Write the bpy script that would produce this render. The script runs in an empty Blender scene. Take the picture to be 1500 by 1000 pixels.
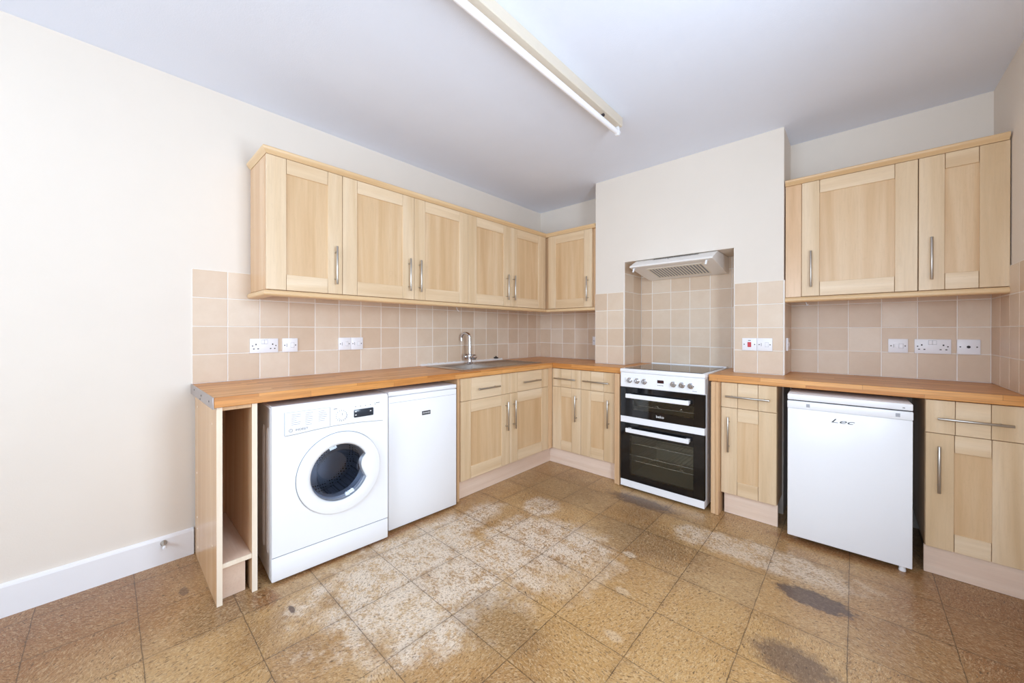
import bpy, bmesh, math, random
from mathutils import Vector, Matrix
random.seed(4)
C = bpy.context.scene.collection
S = bpy.context.scene
R = math.radians

# ------------------------------------------------------------------ camera
CAM = Vector((2.6222, -3.3354, 1.1968))
YAW, PITCH, ROLL, FPX, CX, CY = -0.7448, -0.0024, 0.0009, 545.1, 748.75, 486.19
F0 = Vector((math.sin(YAW), math.cos(YAW), 0)); R0 = Vector((math.cos(YAW), -math.sin(YAW), 0)); U0 = Vector((0, 0, 1))
F1 = F0*math.cos(PITCH) + U0*math.sin(PITCH); U1 = U0*math.cos(PITCH) - F0*math.sin(PITCH)
R2 = R0*math.cos(ROLL) + U1*math.sin(ROLL); U2 = U1*math.cos(ROLL) - R0*math.sin(ROLL)
cd = bpy.data.cameras.new('camera'); cam = bpy.data.objects.new('camera', cd); C.objects.link(cam)
cam.matrix_world = Matrix(((R2.x, U2.x, -F1.x, CAM.x), (R2.y, U2.y, -F1.y, CAM.y), (R2.z, U2.z, -F1.z, CAM.z), (0, 0, 0, 1)))
cd.sensor_width = 36; cd.lens = FPX/1500*36; cd.shift_x = (750-CX)/1500; cd.shift_y = (CY-500)/1500
cd.clip_start = 0.02
S.camera = cam

# ------------------------------------------------------------------ world, window and fill light, exposure
H = 2.532
XR, YB = 3.189, -5.8          # right wall, rear wall
w = bpy.data.worlds.new('daylight'); S.world = w; w.use_nodes = True
w.node_tree.nodes['Background'].inputs[0].default_value = (0.80, 0.90, 1.0, 1)
w.node_tree.nodes['Background'].inputs[1].default_value = 1.0
def area(name, loc, rot, sx, sy, power, col):
    l = bpy.data.lights.new(name, 'AREA'); l.shape = 'RECTANGLE'; l.size = sx; l.size_y = sy; l.energy = power; l.color = col
    o = bpy.data.objects.new(name, l); C.objects.link(o); o.location = loc; o.rotation_euler = rot
    return o
DAY = (0.70, 0.84, 1.0)
UP = 22                      # upward lamp tilt, added to brighten the ceiling
area('window_daylight_side', (XR-0.012, -2.42, 1.42), (0, R(90), 0), 1.20, 0.56, 48, DAY)
area('window_daylight_door', (XR-0.012, -4.5, 1.25), (0, R(90+UP), 0), 1.9, 1.5, 5, DAY)  # fill lamp added against solid wall
area('window_daylight_rear', (2.0, YB+0.012, 1.55), (R(90+UP), 0, 0), 2.0, 1.5, 100, DAY)
S.view_settings.view_transform = 'Standard'; S.view_settings.look = 'None'
S.view_settings.exposure = -0.08; S.view_settings.gamma = 1.0
S.view_settings.use_curve_mapping = False
S.cycles.use_denoising = True
S.cycles.max_bounces = 12; S.cycles.diffuse_bounces = 8

# ------------------------------------------------------------------ materials
def lin(h, g=None, b=None):
    r, g, b = (h, g, b) if g is not None else h
    f = lambda c: (c/255/12.92) if c/255 <= 0.04045 else ((c/255+0.055)/1.055)**2.4
    return (f(r), f(g), f(b), 1)
class NT:
    def __init__(s, name):
        s.m = bpy.data.materials.new(name); s.m.use_nodes = True
        s.t = s.m.node_tree; s.n = s.t.nodes; s.b = s.n['Principled BSDF']; s.out = s.n['Material Output']
    def node(s, t, **k):
        n = s.n.new(t)
        for a, v in k.items(): setattr(n, a, v)
        return n
    def put(s, sock, v):
        if isinstance(v, bpy.types.NodeSocket): s.t.links.new(v, sock)
        elif v is not None: sock.default_value = v
    def math(s, op, a, b=None, c=None, clamp=False):
        n = s.node('ShaderNodeMath', operation=op, use_clamp=clamp)
        for i, v in enumerate((a, b, c)): s.put(n.inputs[i], v)
        return n.outputs[0]
    def mix(s, f, a, b, mode='MIX'):
        n = s.node('ShaderNodeMix', data_type='RGBA', blend_type=mode)
        s.put(n.inputs[0], f); s.put(n.inputs[6], a); s.put(n.inputs[7], b)
        return n.outputs[2]
    def ramp(s, f, *stops):
        n = s.node('ShaderNodeValToRGB'); e = n.color_ramp.elements
        while len(e) < len(stops): e.new(0.5)
        for i, (p, c) in enumerate(stops):
            e[i].position = p; e[i].color = c if not isinstance(c, (int, float)) else (c, c, c, 1)
        s.put(n.inputs[0], f); return n.outputs[0]
    def noise(s, vec, scale, detail=3, rough=0.55, dist=0.0):
        n = s.node('ShaderNodeTexNoise'); s.put(n.inputs['Vector'], vec)
        n.inputs['Scale'].default_value = scale; n.inputs['Detail'].default_value = detail
        n.inputs['Roughness'].default_value = rough; n.inputs['Distortion'].default_value = dist
        return n.outputs[0]
    def mapping(s, vec, scale=(1, 1, 1), loc=(0, 0, 0), rot=(0, 0, 0)):
        n = s.node('ShaderNodeMapping'); s.put(n.inputs[0], vec); n.inputs['Scale'].default_value = scale
        s.put(n.inputs['Location'], loc); n.inputs['Rotation'].default_value = rot
        return n.outputs[0]
    def coord(s, k='Object'): return s.node('ShaderNodeTexCoord').outputs[k]
    def bump(s, h, strength=0.1, dist=0.01):
        n = s.node('ShaderNodeBump'); s.put(n.inputs['Height'], h)
        n.inputs['Strength'].default_value = strength; n.inputs['Distance'].default_value = dist
        s.t.links.new(n.outputs[0], s.b.inputs['Normal'])
    def set(s, col=None, rough=None, metal=None, spec=None, coat=None):
        if col is not None: s.put(s.b.inputs['Base Color'], col)
        if rough is not None: s.put(s.b.inputs['Roughness'], rough)
        if metal is not None: s.b.inputs['Metallic'].default_value = metal
        if spec is not None: s.put(s.b.inputs['Specular IOR Level'], spec)
        if coat is not None: s.b.inputs['Coat Weight'].default_value = coat; s.b.inputs['Coat Roughness'].default_value = 0.08
        return s

def plain(name, rgb, rough=0.5, metal=0.0, spec=0.5, coat=None, var=0.0, vscale=8):
    t = NT(name); c = lin(rgb)
    if var:
        f = t.noise(t.coord(), vscale, 3)
        d = tuple(x*(1-var) for x in c[:3]) + (1,); u = tuple(min(1, x*(1+var*0.4)) for x in c[:3]) + (1,)
        t.set(t.mix(f, d, u), rough, metal, spec, coat)
    else:
        t.set(c, rough, metal, spec, coat)
    return t.m

def wood(name, a, b, c, axis='z', rough=0.34, knots=True):
    """pale beech / maple foil: grain runs along `axis` of the thing"""
    t = NT(name); co = t.coord()
    rnd = t.node('ShaderNodeObjectInfo').outputs['Random']
    off = t.node('ShaderNodeCombineXYZ')
    o1 = t.math('MULTIPLY', rnd, 37.0); o2 = t.math('MULTIPLY', rnd, 91.0)
    for i, v in enumerate((o1, o2, o1)): t.put(off.inputs[i], v)
    add = t.node('ShaderNodeVectorMath', operation='ADD'); t.put(add.inputs[0], co); t.put(add.inputs[1], off.outputs[0])
    v = add.outputs[0]
    sc = {'z': (1, 1, 0.055), 'x': (0.055, 1, 1), 'y': (1, 0.055, 1)}[axis]
    sc2 = {'z': (1, 1, 0.16), 'x': (0.16, 1, 1), 'y': (1, 0.16, 1)}[axis]
    broad = t.noise(t.mapping(v, sc), 13, 2, 0.5, 0.6)
    fine = t.noise(t.mapping(v, sc), 120, 3, 0.6, 0.2)
    fig = t.noise(t.mapping(v, sc2), 16, 3, 0.5, 1.6)
    rings = t.math('ABSOLUTE', t.math('SINE', t.math('MULTIPLY', fig, 30.0)))
    col = t.ramp(broad, (0.30, lin(a)), (0.52, lin(b)), (0.74, lin(c)))
    col = t.mix(t.math('MULTIPLY', t.ramp(fine, (0.45, 0.0), (0.75, 1.0)), 0.22), col, tuple(x*0.78 for x in lin(a)[:3])+(1,))
    col = t.mix(t.math('MULTIPLY', t.ramp(rings, (0.0, 1.0), (0.28, 0.0)), 0.10), col, tuple(x*0.72 for x in lin(a)[:3])+(1,))
    t.set(col, rough, 0, 0.4)
    t.bump(fine, 0.02, 0.002)
    return t.m

M = {}
BA, BB, BC = (211, 181, 142), (222, 195, 159), (230, 207, 176)
M['wood_v'] = wood('beech_upright_grain', BA, BB, BC, 'z')
M['wood_h'] = wood('beech_cross_grain', (215, 185, 147), (226, 200, 165), (234, 212, 182), 'x')
M['wood_p'] = wood('beech_door_panel', (204, 167, 124), (215, 182, 141), (224, 196, 160), 'z')
M['wood_c'] = wood('beech_carcass', (208, 168, 127), (217, 180, 140), (224, 190, 152), 'z', 0.22)
M['wood_k'] = wood('beech_plinth', (226, 199, 178), (233, 209, 189), (239, 218, 201), 'x', 0.3)
M['wood_m'] = wood('beech_moulding', (214, 177, 131), (224, 191, 147), (231, 202, 161), 'x', 0.3)
M['wood_my'] = wood('beech_moulding_long', (214, 177, 131), (224, 191, 147), (231, 202, 161), 'y', 0.3)
M['edge'] = wood('pale_edging', (238, 220, 196), (243, 228, 207), (247, 235, 218), 'z', 0.4)

# oak stave worktop, long direction = local x
def worktop_mat():
    t = NT('oak_stave_worktop'); co = t.coord(); sp = t.node('ShaderNodeSeparateXYZ'); t.put(sp.inputs[0], co)
    x, y, z = sp.outputs
    v = t.math('ADD', y, t.math('MULTIPLY', z, 1.0))
    row = t.math('FLOOR', t.math('DIVIDE', t.math('ADD', v, 0.012), 0.042))
    wn = t.node('ShaderNodeTexWhiteNoise', noise_dimensions='1D'); t.put(wn.inputs['W'], row)
    u = t.math('ADD', t.math('DIVIDE', x, 0.46), t.math('MULTIPLY', wn.outputs[0], 7.3))
    col = t.math('FLOOR', u)
    cb = t.node('ShaderNodeCombineXYZ'); t.put(cb.inputs[0], row); t.put(cb.inputs[1], col)
    w2 = t.node('ShaderNodeTexWhiteNoise', noise_dimensions='2D'); t.put(w2.inputs['Vector'], cb.outputs[0])
    base = t.ramp(w2.outputs[0], (0.0, lin(192, 124, 60)), (0.35, lin(212, 146, 78)), (0.7, lin(222, 158, 88)), (1.0, lin(232, 174, 108)))
    ad = t.node('ShaderNodeVectorMath', operation='ADD'); t.put(ad.inputs[0], co)
    sc = t.node('ShaderNodeVectorMath', operation='SCALE'); t.put(sc.inputs[0], w2.outputs[1]); sc.inputs['Scale'].default_value = 5.0
    t.put(ad.inputs[1], sc.outputs[0])
    g = t.noise(t.mapping(ad.outputs[0], (0.05, 1, 1)), 90, 4, 0.6, 0.4)
    cc = t.mix(t.math('MULTIPLY', t.ramp(g, (0.40, 0.0), (0.7, 1.0)), 0.42), base, lin(138, 80, 38))
    seam = t.math('FRACT', t.math('DIVIDE', t.math('ADD', v, 0.012), 0.042))
    sm = t.math('LESS_THAN', seam, 0.03)
    fu = t.math('LESS_THAN', t.math('FRACT', u), 0.004)
    cc = t.mix(t.math('MULTIPLY', t.math('MAXIMUM', sm, fu), 0.45), cc, lin(110, 64, 32))
    t.set(cc, t.math('ADD', 0.26, t.math('MULTIPLY', g, 0.14)), 0, 0.5)
    return t.m
M['worktop'] = worktop_mat()

def tile_mat():
    t = NT('beige_glazed_tile')
    at = t.node('ShaderNodeAttribute', attribute_name='tone')
    co = t.coord()
    f = t.noise(co, 9, 3, 0.6); g = t.noise(co, 60, 3, 0.6)
    base = t.ramp(t.math('ADD', t.math('MULTIPLY', at.outputs['Fac'], 0.55), t.math('MULTIPLY', f, 0.45)),
                  (0.2, lin(211, 187, 162)), (0.5, lin(219, 198, 175)), (0.8, lin(227, 210, 190)))
    base = t.mix(t.math('MULTIPLY', g, 0.14), base, lin(190, 160, 130))
    t.set(base, 0.36, 0, 0.32); t.bump(f, 0.06, 0.004)
    return t.m
M['tile'] = tile_mat()
M['grout'] = plain('tile_grout', (241, 236, 230), 0.8)

def plaster(name, rgb, rough=0.85, b=0.05):
    t = NT(name); co = t.coord(); n = t.noise(co, 3.0, 4, 0.6); f = t.noise(co, 150, 2, 0.5)
    c = lin(rgb)
    t.set(t.mix(n, tuple(x*0.965 for x in c[:3])+(1,), tuple(min(1, x*1.02) for x in c[:3])+(1,)), rough, 0, 0.25)
    t.bump(t.math('ADD', t.math('MULTIPLY', n, 3.0), f), b, 0.004)
    return t.m
M['wall'] = plaster('cream_wall_paint', (230, 221, 210))
M['ceiling'] = plaster('white_ceiling_paint', (232, 238, 251), 0.9, 0.12)
M['skirting'] = plain('white_gloss_paint', (240, 240, 243), 0.35, var=0.02)

def floor_mat():
    t = NT('worn_cork_effect_floor_tiles'); co = t.coord(); sp = t.node('ShaderNodeSeparateXYZ'); t.put(sp.inputs[0], co)
    x, y, z = sp.outputs
    k = t.math('SUBTRACT', 1.8, x, clamp=True)
    xs = t.math('SUBTRACT', x, t.math('MULTIPLY', t.math('MULTIPLY', k, 0.035), t.math('ADD', y, 1.3)))
    wob = t.math('MULTIPLY', t.math('SUBTRACT', t.noise(co, 14, 2), 0.5), 0.005)
    u = t.math('DIVIDE', t.math('ADD', t.math('SUBTRACT', xs, 0.790), wob), 0.3028)
    v = t.math('DIVIDE', t.math('ADD', t.math('ADD', y, 1.153), wob), 0.2995)
    def seam(q):
        f = t.math('FRACT', q); return t.math('MINIMUM', f, t.math('SUBTRACT', 1.0, f))
    d = t.math('MINIMUM', seam(u), seam(v))
    line = t.ramp(d, (0.0, 1.0), (0.0035, 0.85), (0.0065, 0.0))
    halo = t.math('MULTIPLY', t.ramp(d, (0.0, 1.0), (0.11, 0.0)), t.ramp(t.noise(co, 7, 4, 0.7), (0.4, 0.0), (0.65, 1.0)))
    cb = t.node('ShaderNodeCombineXYZ'); t.put(cb.inputs[0], t.math('FLOOR', u)); t.put(cb.inputs[1], t.math('FLOOR', v))
    wn = t.node('ShaderNodeTexWhiteNoise', noise_dimensions='2D'); t.put(wn.inputs['Vector'], cb.outputs[0])
    tilev = wn.outputs[0]
    # flakes in each tile run their own way
    rot = t.node('ShaderNodeVectorRotate', rotation_type='Z_AXIS'); t.put(rot.inputs['Vector'], co)
    t.put(rot.inputs['Angle'], t.math('MULTIPLY', tilev, 6.28))
    st = t.mapping(rot.outputs[0], (1.0, 2.4, 1.0))
    n1 = t.noise(st, 78, 2, 0.5, 0.8); n2 = t.noise(st, 165, 2, 0.6, 0.6); n3 = t.noise(st, 62, 3, 0.65, 1.4); n4 = t.noise(st, 48, 3, 0.7, 0.5)
    fr = t.noise(co, 60, 4, 0.75)
    base = t.ramp(tilev, (0.0, lin(164, 124, 76)), (0.35, lin(174, 133, 84)), (0.7, lin(184, 144, 92)), (1.0, lin(168, 133, 92)))
    big = t.noise(co, 2.6, 5, 0.65)
    base = t.mix(t.ramp(big, (0.46, 0.0), (0.66, 0.75)), base, lin(192, 158, 112))
    base = t.mix(t.ramp(big, (0.32, 0.6), (0.46, 0.0)), base, lin(142, 104, 64))
    def spot(cx, cy, rx, ry, edge=0.35, sc=9, amp=0.5):
        a = t.math('DIVIDE', t.math('SUBTRACT', x, cx), rx); b = t.math('DIVIDE', t.math('SUBTRACT', y, cy), ry)
        r = t.math('SQRT', t.math('ADD', t.math('MULTIPLY', a, a), t.math('MULTIPLY', b, b)))
        r = t.math('ADD', r, t.math('MULTIPLY', t.math('SUBTRACT', t.noise(co, sc, 6, 0.7), 0.5), amp*2))
        return t.ramp(r, (1.0-edge, 1.0), (1.0, 0.0))
    # foot-worn pale patches in front of the sink run and appliances
    w1 = spot(1.10, -2.30, 0.50, 0.52, 0.3, 5.5, 0.9); w2 = spot(1.38, -1.72, 0.42, 0.40, 0.3, 6, 0.8); w3 = spot(2.30, -0.98, 0.42, 0.15, 0.3, 7, 0.7)
    w4 = spot(0.82, -2.0, 0.16, 0.62, 0.4, 6, 0.7); w5 = spot(1.05, -1.32, 0.15, 0.15, 0.3, 8, 0.5); w6 = spot(1.93, -1.0, 0.12, 0.13, 0.3, 8, 0.6)
    ws = t.math('MAXIMUM', t.math('MAXIMUM', w1, w2), t.math('MAXIMUM', t.math('MAXIMUM', w4, w5), t.math('MULTIPLY', t.math('MAXIMUM', w3, w6), 0.8)))
    wear = t.math('MULTIPLY', ws, t.ramp(t.math('ADD', t.math('MULTIPLY', fr, 0.5), t.math('MULTIPLY', t.noise(co, 13, 5, 0.7), 0.5)), (0.43, 0.12), (0.52, 1.0)))
    base = t.mix(t.math('MULTIPLY', wear, 0.95), base, lin(224, 207, 187))
    for (a_, b_) in ((1.84, -1.73), (1.93, -1.99), (1.74, -1.44)):
        base = t.mix(t.math('MULTIPLY', spot(a_, b_, 0.045, 0.028, 0.4, 30, 0.5), 0.8), base, lin(224, 208, 186))
    # honey coloured unworn tiles toward the middle of the room
    base = t.mix(t.math('MULTIPLY', spot(2.0, -1.9, 0.62, 0.52, 0.5, 3.5, 0.5), 0.62), base, lin(190, 148, 90))
    # brown soiling mixed with painted shade near the left wall and right-hand units
    br = t.math('MAXIMUM', spot(0.1, -3.55, 0.75, 0.72, 0.6, 3, 0.5), spot(3.15, -1.05, 0.62, 0.75, 0.6, 3, 0.5))
    base = t.mix(t.math('MULTIPLY', br, 0.72), base, lin(136, 88, 54))
    # rusty grime line along the appliances
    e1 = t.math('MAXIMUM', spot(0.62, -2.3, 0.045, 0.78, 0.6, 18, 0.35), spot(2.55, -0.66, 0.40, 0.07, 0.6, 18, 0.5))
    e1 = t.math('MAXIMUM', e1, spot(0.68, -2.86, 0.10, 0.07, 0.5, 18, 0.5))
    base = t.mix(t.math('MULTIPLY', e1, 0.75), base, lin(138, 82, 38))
    dirty = t.math('MAXIMUM', spot(0.95, -1.0, 0.42, 0.40, 0.5, 7, 0.7), spot(1.72, -1.25, 0.34, 0.22, 0.5, 8, 0.8))
    dirty = t.math('MAXIMUM', dirty, t.math('MAXIMUM', spot(1.55, -2.25, 0.24, 0.18, 0.5, 8, 0.6), spot(0.62, -3.0, 0.2, 0.18, 0.5, 9, 0.6)))
    base = t.mix(t.math('MULTIPLY', dirty, 0.5), base, lin(126, 96, 62))
    # dark worn-through patches
    dk = t.math('MAXIMUM', spot(2.49, -1.20, 0.15, 0.075, 0.22, 30, 0.6), t.math('MULTIPLY', spot(2.46, -1.655, 0.16, 0.11, 0.45, 30, 0.6), 0.85))
    dk = t.math('MAXIMUM', dk, t.math('MULTIPLY', spot(1.52, -0.80, 0.29, 0.085, 0.4, 26, 0.6), 0.85))
    dk = t.math('MAXIMUM', dk, spot(0.845, -2.80, 0.034, 0.012, 0.3, 45, 0.5))
    dk = t.math('MAXIMUM', dk, t.math('MULTIPLY', spot(0.36, -3.10, 0.05, 0.02, 0.4, 40, 0.7), 0.7))
    base = t.mix(t.math('MULTIPLY', dk, 0.92), base, lin(88, 68, 60))
    # speckle
    nd = t.math('SUBTRACT', 1.0, t.math('MULTIPLY', dk, 0.7))
    chip = t.ramp(n1, (0.55, 0.0), (0.66, 1.0)); chip2 = t.ramp(n2, (0.56, 0.0), (0.66, 1.0)); pale = t.ramp(n3, (0.50, 0.0), (0.62, 1.0))
    base = t.mix(t.math('MULTIPLY', t.math('MULTIPLY', pale, 0.40), nd), base, lin(226, 202, 164))
    base = t.mix(t.math('MULTIPLY', t.math('MULTIPLY', chip, 0.62), nd), base, lin(104, 70, 40))
    base = t.mix(t.math('MULTIPLY', t.math('MULTIPLY', chip2, 0.42), nd), base, lin(96, 64, 38))
    deep = t.ramp(n4, (0.60, 0.0), (0.66, 1.0))
    base = t.mix(t.math('MULTIPLY', deep, 0.72), base, lin(62, 44, 32))
    base = t.mix(t.math('MULTIPLY', halo, 0.32), base, lin(108, 76, 46))
    base = t.mix(t.math('MULTIPLY', line, t.ramp(t.noise(co, 20, 3, 0.6), (0.3, 0.35), (0.6, 0.9))), base, lin(66, 46, 32))
    t.set(base, t.math('ADD', 0.30, t.math('MULTIPLY', wear, 0.30)), 0, 0.45)
    t.bump(t.math('SUBTRACT', n1, t.math('MULTIPLY', line, 2.0)), 0.12, 0.003)
    return t.m
M['floor'] = floor_mat()

M['white'] = plain('white_enamel', (243, 244, 247), 0.28, spec=0.5)
M['white_pl'] = plain('white_plastic', (238, 239, 243), 0.38)
M['hoodwhite'] = plain('ivory_white_enamel', (240, 237, 233), 0.35)
M['socket'] = plain('socket_white_plastic', (240, 240, 244), 0.35)
M['ivory'] = plain('aged_cream_enamel', (232, 227, 214), 0.45)
M['batten'] = plain('yellowed_batten_enamel', (214, 203, 186), 0.5)  # darker, yellower tone stands in for the shade under the batten
M['tube'] = plain('fluorescent_tube_glass', (248, 248, 252), 0.2)
M['steel'] = plain('brushed_steel', (186, 180, 172), 0.30, 1.0)
M['chrome'] = plain('chrome', (205, 205, 208), 0.10, 1.0)
M['sinksteel'] = plain('stainless_sink', (196, 190, 185), 0.38, 1.0)
M['blackglass'] = plain('black_oven_glass', (7, 8, 12), 0.06, spec=0.6)
M['hob'] = plain('ceramic_hob_glass', (22, 20, 19), 0.10, spec=0.7)
M['dark'] = plain('dark_gap', (16, 16, 18), 0.6)
M['slot'] = plain('socket_slot', (58, 52, 54), 0.7)
M['cavity'] = plain('grey_oven_enamel', (176, 172, 158), 0.45, var=0.2, vscale=200)
M['seal'] = plain('grey_rubber_seal', (118, 126, 136), 0.55)  # painted shade line for the washing machine's panel and door seams
M['greyside'] = plain('grey_painted_side', (196, 198, 204), 0.45)
M['display'] = plain('slate_display', (50, 56, 66), 0.2)
M['print'] = plain('grey_print', (108, 110, 116), 0.5)
M['print_l'] = plain('pale_grey_print', (168, 170, 177), 0.5)
M['badge'] = plain('dark_badge', (62, 62, 64), 0.4)
M['gasket'] = plain('grey_door_gasket', (128, 136, 152), 0.35)
M['red'] = plain('red_rocker', (196, 28, 40), 0.35)
M['filter'] = plain('grey_filter_slots', (140, 144, 150), 0.6)
M['sealant'] = plain('white_sealant', (236, 234, 232), 0.6, var=0.1, vscale=40)
M['rubber'] = plain('black_rubber', (32, 30, 30), 0.5)
M['metalend'] = plain('grey_metal_strip', (176, 168, 166), 0.42, 0.6)
M['drum'] = plain('steel_drum', (120, 128, 142), 0.3, 0.9)
M['digit'] = plain('dark_red_clock', (52, 16, 20), 0.2)

def glassmat(name, tint, gloss=0.10):
    t = NT(name); t.n.remove(t.b)
    tr = t.node('ShaderNodeBsdfTransparent'); tr.inputs[0].default_value = tint
    gl = t.node('ShaderNodeBsdfGlossy'); gl.inputs['Roughness'].default_value = 0.03
    fr = t.node('ShaderNodeFresnel'); fr.inputs[0].default_value = 1.5
    mx = t.node('ShaderNodeMixShader'); t.put(mx.inputs[0], t.math('MULTIPLY', fr.outputs[0], gloss*10, clamp=True))
    t.t.links.new(tr.outputs[0], mx.inputs[1]); t.t.links.new(gl.outputs[0], mx.inputs[2]); t.t.links.new(mx.outputs[0], t.out.inputs[0])
    return t.m
M['ovenglass'] = glassmat('smoked_oven_glass', (0.84, 0.83, 0.78, 1), 0.12)
M['wmglass'] = glassmat('dark_blue_door_glass', (0.86, 0.90, 0.97, 1), 0.14)
M['pane'] = glassmat('window_glass', (0.95, 0.97, 0.98, 1))
M['clear'] = glassmat('clear_plastic', (0.9, 0.9, 0.92, 1), 0.2)

# ------------------------------------------------------------------ geometry helpers
class MB:
    def __init__(s): s.bm = bmesh.new(); s.mats = []
    def mi(s, m):
        if m not in s.mats: s.mats.append(m)
        return s.mats.index(m)
    def _tag(s, faces, m, smooth=False):
        i = s.mi(m)
        for f in faces: f.material_index = i; f.smooth = smooth
    def box(s, x0, x1, y0, y1, z0, z1, m, bev=0.0, seg=1):
        r = bmesh.ops.create_cube(s.bm, size=1.0); vs = r['verts']
        for v in vs: v.co = Vector(((x0+x1)/2+v.co.x*(x1-x0), (y0+y1)/2+v.co.y*(y1-y0), (z0+z1)/2+v.co.z*(z1-z0)))
        fs = set(f for v in vs for f in v.link_faces)
        if bev:
            es = list(set(e for v in vs for e in v.link_edges))
            rr = bmesh.ops.bevel(s.bm, geom=es, offset=bev, segments=seg, affect='EDGES', profile=0.5)
            fs = set(f for f in rr['faces']) | set(f for f in fs if f.is_valid)
            vv = set(v for f in fs for v in f.verts); fs = set(f for v in vv for f in v.link_faces)
        s._tag(fs, m, seg > 1)
        return fs
    def poly(s, pts, d, m, bev=0.0):
        """prism: polygon pts (3-D) pushed along vector d"""
        d = Vector(d); a = [s.bm.verts.new(Vector(p)) for p in pts]; b = [s.bm.verts.new(Vector(p)+d) for p in pts]
        n = len(pts); fs = [s.bm.faces.new(a), s.bm.faces.new(b[::-1])]
        for i in range(n): fs.append(s.bm.faces.new((a[i], b[i], b[(i+1) % n], a[(i+1) % n])))
        bmesh.ops.recalc_face_normals(s.bm, faces=fs)
        if bev:
            es = list(set(e for f in fs for e in f.edges))
            rr = bmesh.ops.bevel(s.bm, geom=es, offset=bev, segments=1, affect='EDGES', profile=0.5)
            fs = [f for f in fs if f.is_valid] + list(rr['faces'])
        s._tag(fs, m)
    def tube(s, pts, r, m, n=10, cap=True, radii=None):
        pts = [Vector(p) for p in pts]; rings = []
        up = None
        for i, p in enumerate(pts):
            t = (pts[min(i+1, len(pts)-1)]-pts[max(i-1, 0)]).normalized()
            if up is None:
                up = t.orthogonal().normalized()
            else:
                up = (up - t*up.dot(t)).normalized()
            sd = t.cross(up); rr = radii[i] if radii else r
            rings.append([s.bm.verts.new(p+(up*math.cos(2*math.pi*k/n)+sd*math.sin(2*math.pi*k/n))*rr) for k in range(n)])
        fs = []
        for a, b in zip(rings, rings[1:]):
            for k in range(n): fs.append(s.bm.faces.new((a[k], a[(k+1) % n], b[(k+1) % n], b[k])))
        s._tag(fs, m, True)
        if cap:
            s._tag([s.bm.faces.new(rings[0][::-1]), s.bm.faces.new(rings[-1])], m)
    def lathe(s, o, axis, prof, m, n=32, shape=None, smooth=True):
        """prof: (radius, height along axis); shape(theta, r, i) may change the radius"""
        o = Vector(o); a = Vector(axis).normalized(); e1 = Vector((1, 0, 0)) if abs(a.x) < 0.9 else Vector((0, 1, 0))
        e1 = (e1-a*e1.dot(a)).normalized(); e2 = Vector((0, 0, 1)) if abs(a.z) < 0.5 else a.cross(e1)
        rings = []
        for i, (r, h) in enumerate(prof):
            if r < 1e-6: rings.append([s.bm.verts.new(o+a*h)]); continue
            ring = []
            for k in range(n):
                th = 2*math.pi*k/n; rr = shape(th, r, i) if shape else r
                ring.append(s.bm.verts.new(o+a*h+(e1*math.cos(th)+e2*math.sin(th))*rr))
            rings.append(ring)
        fs = []
        for p, q in zip(rings, rings[1:]):
            for k in range(n):
                k2 = (k+1) % n
                if len(p) == 1 and len(q) == 1: continue
                if len(p) == 1: fs.append(s.bm.faces.new((p[0], q[k2], q[k])))
                elif len(q) == 1: fs.append(s.bm.faces.new((p[k], p[k2], q[0])))
                else: fs.append(s.bm.faces.new((p[k], p[k2], q[k2], q[k])))
        s._tag(fs, m, smooth)
    def build(s, name, parent=None, loc=None):
        bmesh.ops.recalc_face_normals(s.bm, faces=s.bm.faces)
        me = bpy.data.meshes.new(name); s.bm.to_mesh(me); s.bm.free()
        for m in s.mats: me.materials.append(M[m])
        o = bpy.data.objects.new(name, me); C.objects.link(o)
        if parent: o.parent = parent
        if loc: o.location = loc
        if any(p.use_smooth for p in me.polygons): me.set_sharp_from_angle(angle=R(38))
        return o

def carve(body, cb):
    """cut the shape cb (local space of body) out of body's mesh"""
    bpy.context.view_layer.update()
    me = bpy.data.meshes.new('cut'); cb.to_mesh(me); cb.free(); o = bpy.data.objects.new('cut', me); C.objects.link(o)
    o.matrix_world = body.matrix_world.copy()
    md = body.modifiers.new('opening', 'BOOLEAN'); md.object = o; md.operation = 'DIFFERENCE'; md.solver = 'EXACT'
    bpy.context.view_layer.update()
    nm = bpy.data.meshes.new_from_object(body.evaluated_get(bpy.context.evaluated_depsgraph_get())); body.modifiers.clear(); body.data = nm
    bpy.data.objects.remove(o)
def tag(o, label, cat, group=None, kind=None):
    o['label'] = label; o['category'] = cat
    if group: o['group'] = group
    if kind: o['kind'] = kind
    return o
def thing(name, label, cat, loc=(0, 0, 0), rz=0.0, group=None):
    o = bpy.data.objects.new(name, None); C.objects.link(o); o.location = loc; o.rotation_euler = (0, 0, rz); o.empty_display_size = 0.1
    return tag(o, label, cat, group)
def text(body, parent, loc, size, m, rot=(R(90), 0, 0), ext=0.0004, shear=0.0, sx=1.0, name='logo', align='CENTER'):
    cu = bpy.data.curves.new(name, 'FONT'); cu.body = body; cu.size = size; cu.extrude = ext; cu.shear = shear
    cu.align_x = align; cu.align_y = 'CENTER'; cu.materials.append(M[m])
    o = bpy.data.objects.new(name, cu); C.objects.link(o); o.parent = parent; o.location = loc; o.rotation_euler = rot; o.scale = (sx, 1, 1)
    bpy.context.view_layer.update()
    me = bpy.data.meshes.new_from_object(o.evaluated_get(bpy.context.evaluated_depsgraph_get()))
    n = bpy.data.objects.new(name, me); C.objects.link(n); n.parent = parent; n.location = loc; n.rotation_euler = rot; n.scale = (sx, 1, 1)
    bpy.data.objects.remove(o)
    return n

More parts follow.
